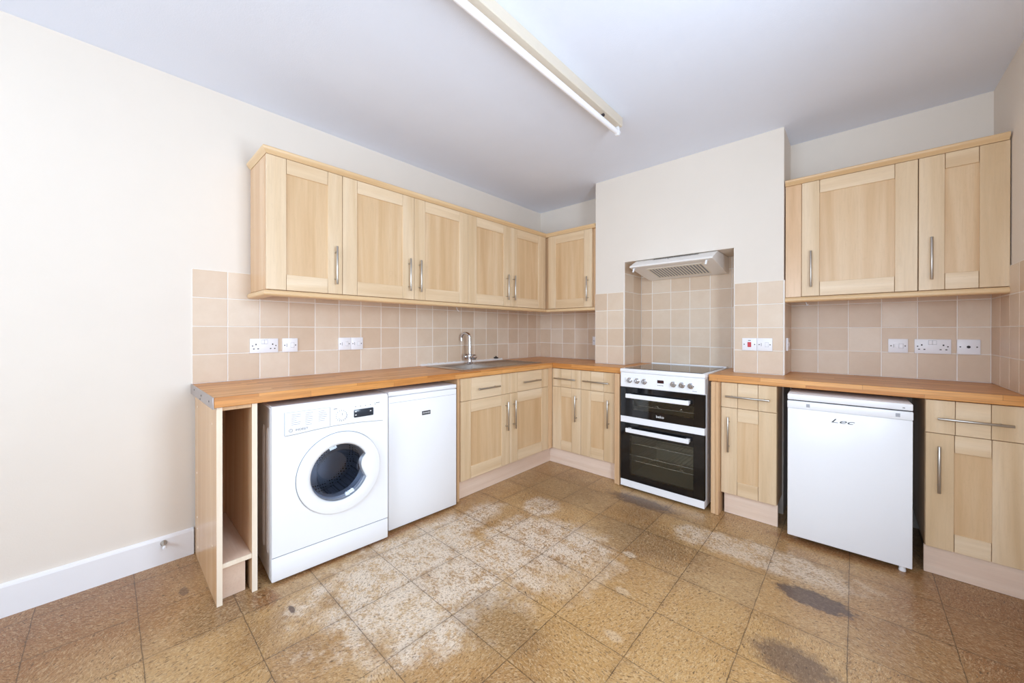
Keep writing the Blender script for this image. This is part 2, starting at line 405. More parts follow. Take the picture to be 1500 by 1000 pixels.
# ------------------------------------------------------------------ room shell
def struct(mb, name, label, cat, parent=None):
    o = mb.build(name, parent)
    o['kind'] = 'structure'
    if not parent: o['label'] = label; o['category'] = cat
    return o
b = MB(); b.box(-0.1, XR+0.1, YB-0.1, 0.1, -0.08, 0, 'floor'); struct(b, 'floor', 'worn speckled tan square floor tiles with dark stains', 'floor')
b = MB(); b.box(-0.1, XR+0.1, YB-0.1, 0.1, H, H+0.08, 'ceiling'); struct(b, 'ceiling', 'white painted ceiling with a strip light', 'ceiling')
b = MB(); b.box(-0.1, 0, YB-0.1, 0.1, 0, H, 'wall'); wall_left = struct(b, 'wall_left', 'cream painted wall behind the washing machine and sink', 'wall')
b = MB(); b.box(0, XR, 0, 0.1, 0, H, 'wall'); wall_back = struct(b, 'wall_back', 'cream painted wall behind the cooker', 'wall')
def holed(horizontal, a0, a1, h0, h1, z0, z1, c0, c1):
    b = MB()
    def bx(p0, p1, q0, q1):
        if horizontal: b.box(p0, p1, c0, c1, q0, q1, 'wall')
        else: b.box(c0, c1, p0, p1, q0, q1, 'wall')
    bx(a0, h0, 0, H); bx(h1, a1, 0, H); bx(h0, h1, 0, z0); bx(h0, h1, z1, H)
    return b
wall_right = struct(holed(False, YB-0.1, 0.1, -2.76, -2.08, 0.78, 2.06, XR, XR+0.1), 'wall_right', 'cream painted wall at the end of the worktop beside the drawers', 'wall')
wall_rear = struct(holed(True, 0, XR, 0.98, 3.02, 0.78, 2.32, YB-0.1, YB), 'wall_rear', 'cream painted wall with wide window facing the cooker', 'wall')
def window(name, label, horizontal, h0, h1, z0, z1, c):
    b = MB(); t = 0.05
    def bx(p0, p1, q0, q1, m='skirting', d=0.03):
        if horizontal: b.box(p0, p1, c-d, c+d, q0, q1, m)
        else: b.box(c-d, c+d, p0, p1, q0, q1, m)
    bx(h0, h0+t, z0, z1); bx(h1-t, h1, z0, z1); bx(h0+t, h1-t, z0, z0+t); bx(h0+t, h1-t, z1-t, z1)
    mid = (h0+h1)/2; bx(mid-0.025, mid+0.025, z0+t, z1-t)
    o = struct(b, name, label, 'window')
    b = MB()
    if horizontal: b.box(h0+t, h1-t, c-0.004, c+0.004, z0+t, z1-t, 'pane')
    else: b.box(c-0.004, c+0.004, h0+t, h1-t, z0+t, z1-t, 'pane')
    struct(b, 'window_pane', '', '', o)
window('window_1', 'white framed window in the right wall', False, -2.76, -2.08, 0.78, 2.06, XR+0.06)
window('window_2', 'wide white framed window in the rear wall', True, 0.98, 3.02, 0.78, 2.32, YB-0.06)
b = MB(); b.box(0, 0.016, YB, -3.022, 0, 0.125, 'skirting'); b.poly([(0, YB, 0.125), (0.016, YB, 0.125), (0.012, YB, 0.136), (0.004, YB, 0.139), (0, YB, 0.139)], (0, -3.022-YB, 0), 'skirting')
struct(b, 'baseboard_left', 'white painted skirting board along the bare left wall', 'baseboard')

# chimney breast with the cooker niche
XL, XN0, XN1, XC, YC, ZN = 0.9, 1.174, 2.002, 2.283, -0.34, 1.786
b = MB(); b.box(XL, XN0, YC, 0, 0, H, 'wall'); b.box(XN1, XC, YC, 0, 0, H, 'wall'); b.box(XN0, XN1, YC, 0, ZN, H, 'wall')
wall_chimney = struct(b, 'wall_chimney', 'white chimney breast with the cooker niche', 'wall')

# tiles: real glazed blocks on a grout bed
def tiles(parent, origin, ua, na, us, zs, name='tile_splashback', t=0.0065, skip=()):
    o = Vector(origin); ua = Vector(ua); na = Vector(na); g = 0.0022
    b = MB(); b.mi('tile'); lay = b.bm.verts.layers.float.new('tone')
    gm = b.mi('grout')
    def block(u0, u1, z0, z1, d0, d1, mi, inset, tone):
        P = lambda u, z, d: o+ua*u+Vector((0, 0, z))+na*d
        v0 = [b.bm.verts.new(P(u, z, d0)) for u, z in ((u0, z0), (u1, z0), (u1, z1), (u0, z1))]
        v1 = [b.bm.verts.new(P(u, z, d1-inset)) for u, z in ((u0, z0), (u1, z0), (u1, z1), (u0, z1))]
        v2 = [b.bm.verts.new(P(u, z, d1)) for u, z in ((u0+inset, z0+inset), (u1-inset, z0+inset), (u1-inset, z1-inset), (u0+inset, z1-inset))]
        for v in v0+v1+v2: v[lay] = tone
        fs = [b.bm.faces.new(v2)]
        for p, q in ((v0, v1), (v1, v2)):
            for k in range(4): fs.append(b.bm.faces.new((p[k], p[(k+1) % 4], q[(k+1) % 4], q[k])))
        for f in fs: f.material_index = mi
    block(us[0], us[-1], zs[0], zs[-1], 0.0002, t-0.0018, gm, 0.0, 0.5)
    for u0, u1 in zip(us, us[1:]):
        for z0, z1 in zip(zs, zs[1:]):
            block(u0+g, u1-g, z0+g, z1-g, 0.001, t, 0, 0.0016, random.random())
    ob = b.build(name, parent); ob['kind'] = 'structure'
    return ob
ZT = 0.911
ZS = [ZT, 1.068, 1.222, 1.379, 1.533]
ZNS = [ZT, 1.068, 1.226, 1.386, 1.537, 1.69, ZN-0.001]
P = 0.1553
tiles(wall_left, (0, 0, 0), (0, 1, 0), (1, 0, 0), [-3.028+P*i for i in range(20)]+[-0.0065], ZS)
tiles(wall_back, (0, 0, 0), (1, 0, 0), (0, -1, 0), [0.0, 0.1525, 0.3078, 0.463, 0.618, 0.774, XL-0.0005], ZS)
tiles(wall_back, (0, 0, 0), (1, 0, 0), (0, -1, 0), [XC, 2.438, 2.593, 2.749, 2.904, 3.06, XR-0.0065], ZS)
tiles(wall_back, (0, 0, 0), (1, 0, 0), (0, -1, 0), [XN0+0.0065, 1.283, 1.446, 1.602, 1.758, 1.913, XN1-0.0065], ZNS)
tiles(wall_right, (XR, 0, 0), (0, -1, 0), (-1, 0, 0), [0.0, 0.175, 0.333, 0.482, 0.637, 0.70], ZS[:-1]+[1.522])
tiles(wall_chimney, (0, YC, 0), (1, 0, 0), (0, -1, 0), [XL, 1.02, XN0], ZS)
tiles(wall_chimney, (0, YC, 0), (1, 0, 0), (0, -1, 0), [XN1, 2.14, XC], ZS)
tiles(wall_chimney, (XN0, 0, 0), (0, -1, 0), (1, 0, 0), [0.0065, 0.17, 0.3395], ZNS)
tiles(wall_chimney, (XN1, 0, 0), (0, -1, 0), (-1, 0, 0), [0.0065, 0.17, 0.3395], ZNS)
tiles(wall_chimney, (XC, 0, 0), (0, -1, 0), (1, 0, 0), [0.0065, 0.155, 0.3395], ZS)

# ------------------------------------------------------------------ cabinets (local: x right, -y front, z up)
def bar_handle(parent, x, z, yf, L=0.226, vertical=True, name='handle'):
    b = MB(); yo = yf-0.032; r = 0.0062; h = L/2; c = 0.08 if L < 0.24 else L/2-0.032
    e = (lambda d: (x, yo, z+d)) if vertical else (lambda d: (x+d, yo, z))
    b.tube([e(-h), e(-h+0.0015), e(h-0.0015), e(h)], r, 'steel', 12, radii=[r-0.001, r, r, r-0.001])
    for s in (-c, c):
        p = e(s); b.tube([(p[0], yf, p[2]), (p[0], yo, p[2])], 0.0045, 'steel', 8)
    return b.build(name, parent)
def shaker(parent, x0, x1, z0, z1, yf, hx, hz, st=0.095, rt=0.08, rb=0.086, t=0.02, name='door', str_=None, L=0.226):
    g = 0.0014; x0 += g; x1 -= g; z0 += g; z1 -= g; b = MB(); sr = str_ or st
    k = 0.0018
    b.box(x0, x0+st-k/2, yf, yf+t, z0, z1, 'wood_v', 0.0014); b.box(x1-sr+k/2, x1, yf, yf+t, z0, z1, 'wood_v', 0.0014)
    b.box(x0+st+k/2, x1-sr-k/2, yf, yf+t, z1-rt, z1, 'wood_h', 0.0014); b.box(x0+st+k/2, x1-sr-k/2, yf, yf+t, z0, z0+rb, 'wood_h', 0.0014)
    b.box(x0+st-0.002, x1-sr+0.002, yf+0.0075, yf+t-0.002, z0+rb-0.002, z1-rt+0.002, 'wood_p')
    d = b.build(name, parent)
    bar_handle(d, hx, hz, yf, L)
    return d
def drawer(parent, x0, x1, z0, z1, yf, hx, hz, st=0.095, t=0.02, L=0.226, h=True):
    g = 0.0014; x0 += g; x1 -= g; z0 += g; z1 -= g; b = MB(); k = 0.0018
    b.box(x0, x0+st-k/2, yf, yf+t, z0, z1, 'wood_v', 0.0012); b.box(x1-st+k/2, x1, yf, yf+t, z0, z1, 'wood_v', 0.0012)
    b.box(x0+st+k/2, x1-st-k/2, yf, yf+t, z0, z1, 'wood_h', 0.0012)
    d = b.build('drawer_front', parent)
    bar_handle(d, hx, hz, yf, L, False)
    return d
ZW0, ZW1 = 1.419, 2.141
RZL = R(90)
# local frame of the left run: local x = world y - oy, front (-y) = world +x
def wall_cab(label, loc, rz, width, doors, dep=0.33, x_extra=(0, 0)):
    t = thing('wall_cabinet', label, 'kitchen cabinet', loc, rz)
    b = MB(); b.box(-x_extra[0]+0.0006, width+x_extra[1]-0.0006, -dep+0.022, -0.008, ZW0+0.001, ZW1-0.001, 'wood_c', 0.001); b.build('carcass', t)
    for (x0, x1, hx, st, sr) in doors: shaker(t, x0, x1, ZW0, ZW1, -dep, hx, 1.588, st=st, str_=sr)
    return t
wall_cab('single-door beech wall cabinet at the free end above the washing machine', (0, -2.765, 0), RZL, 0.401, [(0, 0.401, 0.357, 0.095, 0.085)])
wall_cab('double-door beech wall cabinet above the small freezer, left of tap', (0, -2.364, 0), RZL, 1.004,
         [(0, 0.503, 0.456, 0.09, 0.09), (0.503, 1.004, 0.542, 0.09, 0.09)])
t = wall_cab('double-door beech wall cabinet above the tap running into the corner', (0, -1.360, 0), RZL, 0.998,
         [(0, 0.504, 0.449, 0.09, 0.09), (0.504, 0.998, 0.535, 0.09, 0.09)])
b = MB(); b.box(0.999, 1.028, -0.329, -0.30, ZW0, ZW1, 'wood_v', 0.001); b.build('corner_post', t)
t = wall_cab('single-door beech wall cabinet between the corner and chimney breast', (0.357, 0, 0), 0, 0.499, [(0, 0.499, 0.460, 0.09, 0.085)], x_extra=(0.345, 0.0))
b = MB(); b.box(0.501, 0.538, -0.305, -0.285, ZW0, ZW1, 'wood_c', 0.001); b.build('filler_strip', t)
t = wall_cab('wide single-door wall cabinet above the fridge, right of chimney breast', (2.373, 0, 0), 0, 0.505, [(0, 0.505, 0.049, 0.088, 0.088)])
b = MB(); b.box(-0.083, -0.001, -0.322, -0.302, ZW0, ZW1, 'wood_c', 0.001); b.build('filler_strip', t)
wall_cab('narrow single-door wall cabinet tight against the right wall', (2.879, 0, 0), 0, 0.307, [(0, 0.307, 0.046, 0.094, 0.096)])

def sweep(path, prof, mats, name, label, cat):
    """moulding profile (outward, z) swept along a floor path; outward is to the right of travel"""
    b = MB(); pts = [Vector((p[0], p[1], 0)) for p in path]; rings = []
    for i, p in enumerate(pts):
        def nrm(a, c):
            d = (c-a).normalized(); return Vector((d.y, -d.x, 0))
        ns = []
        if i > 0: ns.append(nrm(pts[i-1], p))
        if i < len(pts)-1: ns.append(nrm(p, pts[i+1]))
        if len(ns) == 2: m = (ns[0]+ns[1]).normalized(); m = m/m.dot(ns[0])
        else: m = ns[0]
        rings.append([b.bm.verts.new(p+m*o+Vector((0, 0, z))) for o, z in prof])
    n = len(prof)
    for j, (r0, r1) in enumerate(zip(rings, rings[1:])):
        fs = [b.bm.faces.new((r0[k], r0[(k+1) % n], r1[(k+1) % n], r1[k])) for k in range(n)]
        b._tag(fs, mats[j], True)
    b._tag([b.bm.faces.new(rings[0][::-1]), b.bm.faces.new(rings[-1])], mats[0])
    o = b.build(name); tag(o, label, cat); return o
cor = [(-0.04, 2.1415), (0.001, 2.1415), (0.003, 2.146), (0.010, 2.152), (0.016, 2.159), (0.019, 2.167), (0.019, 2.173), (0.015, 2.176), (-0.04, 2.176)]
pel = [(-0.04, 1.386), (0.006, 1.386), (0.012, 1.389), (0.016, 1.395), (0.0165, 1.402), (0.014, 1.409), (0.009, 1.414), (0.004, 1.4165), (-0.04, 1.4165)]
pathL = [(0.010, -2.765), (0.33, -2.765), (0.33, -0.33), (0.895, -0.33)]
# travel so that outward (right of travel) faces the room
sweep(pathL, cor, ['wood_m', 'wood_my', 'wood_m'], 'cornice_moulding', 'L-shaped beech cornice along the tops of the corner wall cabinets', 'cornice')
sweep(pathL, pel, ['wood_m', 'wood_my', 'wood_m'], 'light_pelmet', 'L-shaped beech pelmet strip under the corner wall cabinets', 'pelmet')
pathR = [(2.290, -0.33), (3.182, -0.33)]
sweep(pathR, cor, ['wood_m'], 'cornice_moulding', 'straight beech cornice on the wall cabinets right of chimney breast', 'cornice')
sweep(pathR, pel, ['wood_m'], 'light_pelmet', 'straight beech pelmet under the wall cabinets right of chimney breast', 'pelmet')

# base units
ZD, ZF0, ZTOP = 0.700, 0.138, 0.866
def base(label, loc, rz, x0, x1, fronts, dep, plinth, name='base_cabinet', back=0.01):
    t = thing(name, label, 'kitchen cabinet', loc, rz)
    b = MB(); X0, X1, yb, yf = x0+0.0006, x1-0.0006, -back, -dep+0.021
    for bx in ((X0, X0+0.016, yf, yb, ZF0-0.003, ZTOP-0.001), (X1-0.016, X1, yf, yb, ZF0-0.003, ZTOP-0.001), (X0+0.016, X1-0.016, yf, yb, ZF0-0.003, ZF0+0.014),
               (X0+0.016, X1-0.016, yb-0.006, yb, ZF0+0.014, ZTOP-0.001), (X0+0.016, X1-0.016, yf, yf+0.016, 0.69, 0.71)): b.box(*bx, 'wood_c', 0.0008)
    b.build('carcass', t)
    if plinth:
        b = MB(); b.box(plinth[0], plinth[1], -plinth[2], -plinth[2]+0.018, 0.001, ZF0-0.0045, 'wood_k', 0.0008); b.build('plinth', t)
    for (a, c, hx) in fronts:
        shaker(t, a, c, ZF0, ZD, -dep, hx, 0.530, st=0.093, rt=0.083, rb=0.086)
        drawer(t, a, c, ZD, ZTOP-0.003, -dep, (a+c)/2, 0.776, L=0.226 if c-a > 0.32 or c-a < 0.302 else 0.24)
    return t
t = base('pale double base cabinet with two drawers under the sink', (0, -1.66, 0), RZL, 0, 1.011,
     [(0, 0.505, 0.455), (0.505, 1.011, 0.543)], 0.60, (-0.02, 1.098, 0.558))
b = MB(); b.box(-0.021, -0.001, -0.585, -0.012, 0.001, ZTOP-0.001, 'wood_c', 0.001); b.build('side_panel', t)
b = MB(); b.box(1.0125, 1.0695, -0.6015, -0.575, ZF0, ZTOP-0.001, 'wood_c', 0.001); b.build('corner_post', t)
def two(label, loc, fronts, x0, x1, pl, bk=0.352):
    return base(label, loc, 0, x0, x1, fronts, 0.59, pl, back=bk)
two('base cabinet with two narrow drawers and doors between corner and cooker', (0.602, 0, 0), [(0, 0.301, 0.260), (0.301, 0.613, 0.566)], -0.0, 0.613, (-0.0435, 0.632, 0.568))
two('narrow one-door base cabinet between the cooker and the fridge', (1.976, 0, 0), [(0, 0.303, 0.047)], 0, 0.303, (0.014, 0.305, 0.560))
two('one-door base cabinet with long drawer handle at the right wall', (2.882, 0, 0), [(0, 0.300, 0.043)], 0, 0.300, (-0.002, 0.300, 0.568), 0.01)

# boards either side of the cooker
def boards(label, xs, y0):
    t = thing('end_panel', label, 'panel', (0, 0, 0))
    for (a, c, yf) in xs:
        b = MB(); b.box(a, c, yf, y0, 0.001, ZTOP-0.001, 'wood_c', 0.0012); b.build('board', t)
boards('upright beech boards on the left side of the cooker', [(1.2365, 1.2575, -0.632), (1.259, 1.2825, -0.640)], -0.36)
boards('upright beech boards on the right side of the cooker', [(1.929, 1.9555, -0.640), (1.957, 1.975, -0.646)], -0.36)

# open end unit
t = thing('open_shelf_unit', 'tall narrow open-fronted beech unit at the free end of the worktop', 'shelf unit', (0, 0, 0))
for ya, yb in ((-3.017, -2.9965), (-2.8885, -2.8675)):
    b = MB(); b.box(0.02, 0.598, ya, yb, 0.001, ZTOP-0.001, 'wood_c', 0.0008)
    b.box(0.598, 0.6005, ya, yb, 0.001, ZTOP-0.001, 'edge', 0.0006)
    if ya < -3:
        for px, pz in ((0.5, 0.78), (0.1, 0.80), (0.08, 0.45), (0.5, 0.23), (0.09, 0.22), (0.09, 0.16), (0.11, 0.07)):
            b.lathe((px, ya, pz), (0, -1, 0), [(0.0045, 0.0), (0.0045, 0.0006), (0.0, 0.0008)], 'edge', 10)
    b.build('side_panel', t)
b = MB(); b.box(0.03, 0.592, -2.996, -2.889, 0.158, 0.178, 'wood_k'); b.box(0.592, 0.596, -2.996, -2.889, 0.158, 0.178, 'edge'); b.build('shelf', t)
b = MB(); b.box(0.535, 0.553, -2.996, -2.905, 0.001, 0.157, 'wood_k'); b.build('plinth', t)
b = MB(); b.box(0.03, 0.036, -2.996, -2.889, 0.179, 0.86, 'wood_c'); b.build('back_panel', t)
b = MB(); b.box(0.50, 0.594, -2.996, -2.889, 0.848, ZTOP-0.001, 'wood_c'); b.build('top_rail', t)

# worktops
def worktop(label, loc, rz, pts, edges=None, endstrip=False):
    t = thing('worktop', label, 'worktop', loc, rz)
    b = MB(); b.poly([(x, y, ZTOP) for x, y in pts], (0, 0, 0.91-ZTOP), 'worktop', 0.0025); b.build('slab', t)
    return t
DW = 0.614
tl = worktop('long oak stave worktop over the washing machine, freezer and sink cabinet', (0, 0, 0), RZL,
        [(-3.027, -0.001), (-3.027, -DW), (-0.0015, -DW), (-0.0015, -0.001)])
b = MB(); b.box(-3.0325, -3.0275, -DW+0.002, -0.004, ZTOP-0.006, 0.9115, 'metalend', 0.001)
for yy, zz in ((-0.12, 0.893), (-0.33, 0.888), (-0.53, 0.886), (-0.3, 0.868)):
    b.lathe((-3.0325, yy, zz), (-1, 0, 0), [(0.0045, 0), (0.004, 0.0012), (0, 0.0014)], 'slot', 10)
b.build('end_strip', tl)
worktop('short oak stave worktop in the corner left of the cooker', (0, 0, 0), 0,
        [(DW+0.0008, -0.0015), (DW+0.0008, -0.6035), (1.286, -0.6035), (1.286, -0.0015), (XN0+0.007, -0.0075), (XN0+0.007, YC-0.007), (XL-0.001, YC-0.007), (XL-0.001, -0.0015)])
worktop('long oak stave worktop right of the cooker over the fridge', (0, 0, 0), 0,
        [(1.906, -0.0075), (1.906, -0.6035), (XR-0.0015, -0.6035), (XR-0.0015, -0.0015), (XC+0.001, -0.0015), (XC+0.001, YC-0.007), (XN1-0.007, YC-0.007), (XN1-0.007, -0.0075)])

# ------------------------------------------------------------------ sink and tap
cb = bmesh.new(); bmesh.ops.create_cube(cb, size=1.0, matrix=Matrix.Translation((-1.60+0.255, -0.325, 0.88)) @ Matrix.Diagonal((0.366, 0.346, 0.2, 1)))
carve([o for o in tl.children if o.name.startswith('slab')][0], cb)
t = thing('sink', 'stainless steel inset sink with drainer set in the long worktop', 'sink', (0, -1.60, 0.9105), RZL)
# local x 0..0.94, local y -0.53..-0.09
b = MB()
z = 0.004
X0, X1, Y0, Y1 = 0.0, 0.94, -0.535, -0.085
bx0, bx1, by0, by1 = 0.075, 0.435, -0.495, -0.155
def rim(x0, x1, y0, y1): b.box(x0, x1, y0, y1, 0.0004, z, 'sinksteel', 0.0012)
rim(X0, bx0, Y0, Y1); rim(bx0, bx1, Y0, by0); rim(bx0, bx1, by1, Y1); rim(bx1, X1, Y0, Y1)
b.build('rim', t)
b = MB()
def loop(ins, zz): return [(bx0+ins, by0+ins, zz), (bx1-ins, by0+ins, zz), (bx1-ins, by1-ins, zz), (bx0+ins, by1-ins, zz)]
rings = [[b.bm.verts.new(p) for p in loop(i, zz)] for i, zz in ((0, 0.003), (0.006, -0.004), (0.016, -0.14), (0.04, -0.15))]
fs = [b.bm.faces.new((r0[k], r0[(k+1) % 4], r1[(k+1) % 4], r1[k])) for r0, r1 in zip(rings, rings[1:]) for k in range(4)] + [b.bm.faces.new(rings[-1])]
b._tag(fs, 'sinksteel'); b.build('bowl', t)
b = MB()
for k in range(9):
    yy = -0.49+k*0.042; b.tube([(0.47, yy, z), (0.90, yy, z)], 0.0045, 'sinksteel', 6)
b.build('drainer_ribs', t)
t2 = thing('sink_plug', 'black rubber sink plug lying on the sealant behind the tap', 'plug', (0.022, -0.735, 0.9285))
b = MB(); b.lathe((0, 0, 0), (0, 0, 1), [(0, 0), (0.02, 0), (0.024, 0.006), (0.02, 0.012), (0.008, 0.014), (0.006, 0.022), (0, 0.023)], 'rubber', 16); b.build('stopper', t2)
b = MB()
random.seed(9); prev = 0.926
n = 40
bot, top = [], []
for k in range(n+1):
    y = -1.60+0.955*k/n; zz = 0.926+random.uniform(-0.002, 0.003)
    bot.append((y, 0.9105)); top.append((y, zz))
for (ya, za), (yb, zb), (_, ta), (_, tb) in zip(bot, bot[1:], top, top[1:]):
    b.poly([(0.0075, ya, za), (0.030, ya, za), (0.020, ya, ta), (0.0075, ya, ta)], (0, yb-ya, 0), 'sealant')
o = b.build('sealant_strip'); tag(o, 'ragged white sealant strip along the wall behind the sink', 'sealant')
t = thing('mixer_tap', 'chrome swan-neck mixer tap with two levers behind the sink', 'tap', (0.128, -1.168, 0.9148))
b = MB(); b.lathe((0, 0, 0), (0, 0, 1), [(0.0, 0), (0.027, 0), (0.027, 0.006), (0.019, 0.012), (0.017, 0.03), (0.019, 0.055), (0.019, 0.075), (0.014, 0.085), (0, 0.087)], 'chrome', 20); b.build('tap_body', t)
b = MB()
pts = [(0, 0, 0.08), (0, 0, 0.16), (-0.0005, 0, 0.2)]
rr = 0.042; cz = 0.222
for k in range(0, 13):
    a = R(180-k*15.5); pts.append((-(rr+rr*math.cos(a)), -0.3*(rr+rr*math.cos(a)), cz+rr*math.sin(a)))
pts.append((pts[-1][0]+0.001, pts[-1][1], pts[-1][2]-0.022))
b.tube(pts, 0.0105, 'chrome', 14, radii=[0.0155, 0.0145, 0.014]+[0.0125]*(len(pts)-3)); b.build('spout', t)
for sgn in (-1, 1):
    b = MB(); b.lathe((sgn*0.016, 0, 0.056), (sgn, 0, 0), [(0, 0), (0.013, 0.0), (0.013, 0.012), (0.022, 0.020), (0.025, 0.034), (0.024, 0.050), (0.015, 0.060), (0, 0.062)], 'chrome', 16,
                      shape=lambda th, r, i: r*(1+0.06*math.cos(6*th)) if i >= 3 else r)
    b.build('tap_handle', t)

# ------------------------------------------------------------------ wall plates
def plate(t, wd, hh=0.086, d=0.009):
    b = MB(); b.box(-wd/2, wd/2, -d, 0, -hh/2, hh/2, 'socket', 0.0022, 2)
    sx = wd/2-0.0125 if wd < 0.1 else wd/2-0.013
    for s in (-sx, sx): b.lathe((s, -d, 0), (0, -1, 0), [(0.0036, 0), (0.0034, 0.0004), (0, 0.0005)], 'slot', 10)
    b.build('faceplate', t); return d
def outlet(label, loc, rz):
    t = thing('double_socket', label, 'socket', loc, rz); d = plate(t, 0.146)
    for s in (-1, 1):
        b = MB(); cx = s*0.043
        b.box(cx-0.0032, cx+0.0032, -d-0.0004, -d+0.001, 0.004, 0.0125, 'slot')
        for k in (-1, 1): b.box(cx+k*0.011-0.0038, cx+k*0.011+0.0038, -d-0.0004, -d+0.001, -0.0205, -0.0150, 'slot')
        b.build('pin_slots', t)
        b = MB(); b.box(s*0.0082-0.0075, s*0.0082+0.0075, -d-0.0035, -d+0.001, 0.012, 0.034, 'socket', 0.0012); b.box(s*0.0082-0.0085, s*0.0082+0.0085, -d-0.0006, -d+0.001, 0.0105, 0.0355, 'print_l'); b.build('rocker_switch', t)
    return t
def spur(label, loc, rz, style=0):
    t = thing('fused_switch', label, 'switch', loc, rz); d = plate(t, 0.086)
    b = MB(); b.box(0.004, 0.022, -d-0.003, -d+0.001, -0.014, 0.014, 'socket', 0.0014); b.box(0.003, 0.023, -d-0.0006, -d+0.001, -0.0152, 0.0152, 'print_l'); b.build('rocker_switch', t)
    b = MB(); b.box(-0.020, -0.0175, -d-0.0005, -d+0.001, -0.010, 0.010, 'print')
    if style: b.box(-0.013, -0.001, -d-0.002, -d+0.001, -0.012, 0.012, 'socket', 0.001)
    b.build('fuse_carrier', t)
    return t
TX = 0.0068
ZP = 1.108
outlet('white double socket on tiles over the washing machine', (TX, -2.696, ZP), RZL)
spur('white switch plate beside the double socket over washing machine', (TX, -2.557, ZP), RZL)
spur('left plate of the joined white switch pair over the freezer', (TX, -2.2155, ZP), RZL)
spur('right plate of the joined white switch pair over the freezer', (TX, -2.1285, ZP), RZL)
t = thing('cooker_switch', 'white cooker switch with red rocker on the chimney breast', 'switch', (2.0945, YC-TX, ZP), 0); d = plate(t, 0.086)
b = MB(); b.box(-0.0105, 0.0105, -d-0.004, -d+0.001, -0.018, 0.016, 'red', 0.0014); b.build('red_rocker', t)
b = MB(); b.box(-0.008, 0.008, -d-0.001, -d+0.001, 0.025, 0.029, 'slot'); b.build('neon', t)
spur('white switch plate right of the red cooker switch', (2.1815, YC-TX, ZP), 0)
spur('white switch plate on the narrow right side of chimney breast', (XC+TX, -0.24, 1.11), R(90))
spur('white switch plate half hidden by the left edge of chimney breast', (0.722, -TX, 1.100), 0)
spur('white switch plate left of the double socket over the fridge', (2.822, -TX, ZP), 0, 1)
outlet('white double socket on tiles right of the fridge', (2.964, -TX, ZP), 0)
t = thing('aerial_socket', 'white aerial socket with one round port near right wall', 'socket', (3.101, -TX, 1.109), 0); d = plate(t, 0.086)
b = MB(); b.lathe((0, -d, 0), (0, -1, 0), [(0.0075, 0), (0.007, 0.002), (0.003, 0.002), (0.003, 0.0005), (0, 0.0005)], 'slot', 14); b.build('port', t)

# ------------------------------------------------------------------ washing machine
t = thing('washing_machine', 'white front-loading washing machine under the worktop', 'washing machine', (0.0766, -2.4945, 0), R(86.4))
W2, D, HT = 0.288, 0.56, 0.838
b = MB()
yf = -D+0.012
b.box(-W2, W2, -D+0.02, -0.02, 0.014, HT-0.006, 'white', 0.004)
b.box(-W2+0.004, W2-0.004, -D+0.012, -0.03, HT-0.012, HT, 'white', 0.003)
# pressed side ribs
for sx in (-1, 1):
    for yy, wd in ((-0.49, 0.016), (-0.40, 0.014)):
        pt = []
        for k in range(9): a = math.pi*k/8; pt.append((sx*W2, yy+wd*math.cos(a), 0.70+0.03*math.sin(a)))
        for k in range(9): a = math.pi+math.pi*k/8; pt.append((sx*W2, yy+wd*math.cos(a), 0.16+0.03*math.sin(a)))
        pt.append(pt[0]); b.tube(pt, 0.0028, 'white', 6, cap=False)
for sx in (-0.22, 0.22):
    for yy in (-0.5, -0.08): b.lathe((sx, yy, 0.0), (0, 0, 1), [(0, 0.0005), (0.02, 0.0005), (0.02, 0.008), (0.01, 0.016), (0, 0.016)], 'rubber', 12)
b.build('cabinet_body', t)
# front panel with a round hole
def panel_hole(b, x0, x1, z0, z1, y, cx, cz, r, m, n=64, depth=0.02):
    outer, inner, inner2 = [], [], []
    for k in range(n):
        a = 2*math.pi*k/n; c, s = math.cos(a), math.sin(a)
        tx = ((x1-cx) if c > 0 else (cx-x0))/max(abs(c), 1e-6); tz = ((z1-cz) if s > 0 else (cz-z0))/max(abs(s), 1e-6)
        q = min(tx, tz); outer.append(b.bm.verts.new((cx+c*q, y, cz+s*q))); inner.append(b.bm.verts.new((cx+c*r, y, cz+s*r))); inner2.append(b.bm.verts.new((cx+c*r, y+depth, cz+s*r)))
    fs = []
    for k in range(n):
        k2 = (k+1) % n; fs.append(b.bm.faces.new((outer[k], outer[k2], inner[k2], inner[k]))); fs.append(b.bm.faces.new((inner[k], inner[k2], inner2[k2], inner2[k])))
    b._tag(fs, m)
    # square the corners
    for (px, pz) in ((x0, z0), (x1, z0), (x1, z1), (x0, z1)):
        best = sorted(outer, key=lambda v: (v.co.x-px)**2+(v.co.z-pz)**2)[0]
        best.co.x, best.co.z = px, pz
DX, DZ = 0.024, 0.458
b = MB(); panel_hole(b, -W2+0.003, W2-0.003, 0.128, 0.826, -D, DX, DZ, 0.165, 'white')
for (x0, x1, z0, z1) in ((-W2+0.003, W2-0.003, 0.826, 0.8262),): pass
b.poly([(-W2+0.003, -D, 0.128), (-W2, -D+0.02, 0.128), (-W2+0.003, -D+0.03, 0.128)], (0, 0, 0.698), 'white')
b.poly([(W2-0.003, -D, 0.128), (W2, -D+0.02, 0.128), (W2-0.003, -D+0.03, 0.128)], (0, 0, 0.698), 'white')
b.poly([(-W2+0.003, -D, 0.826), (-W2+0.003, -D+0.012, 0.836), (-W2+0.003, -D+0.03, 0.836), (-W2+0.003, -D+0.03, 0.826)], (2*W2-0.006, 0, 0), 'white')
b.build('front_panel', t)
b = MB(); b.box(-W2+0.001, W2-0.001, -D-0.001, -D+0.03, 0.012, 0.1245, 'white', 0.006, 2); b.box(-W2+0.004, W2-0.004, -D+0.0022, -D+0.02, 0.1245, 0.1285, 'seal'); b.build('kickplate', t)
b = MB()
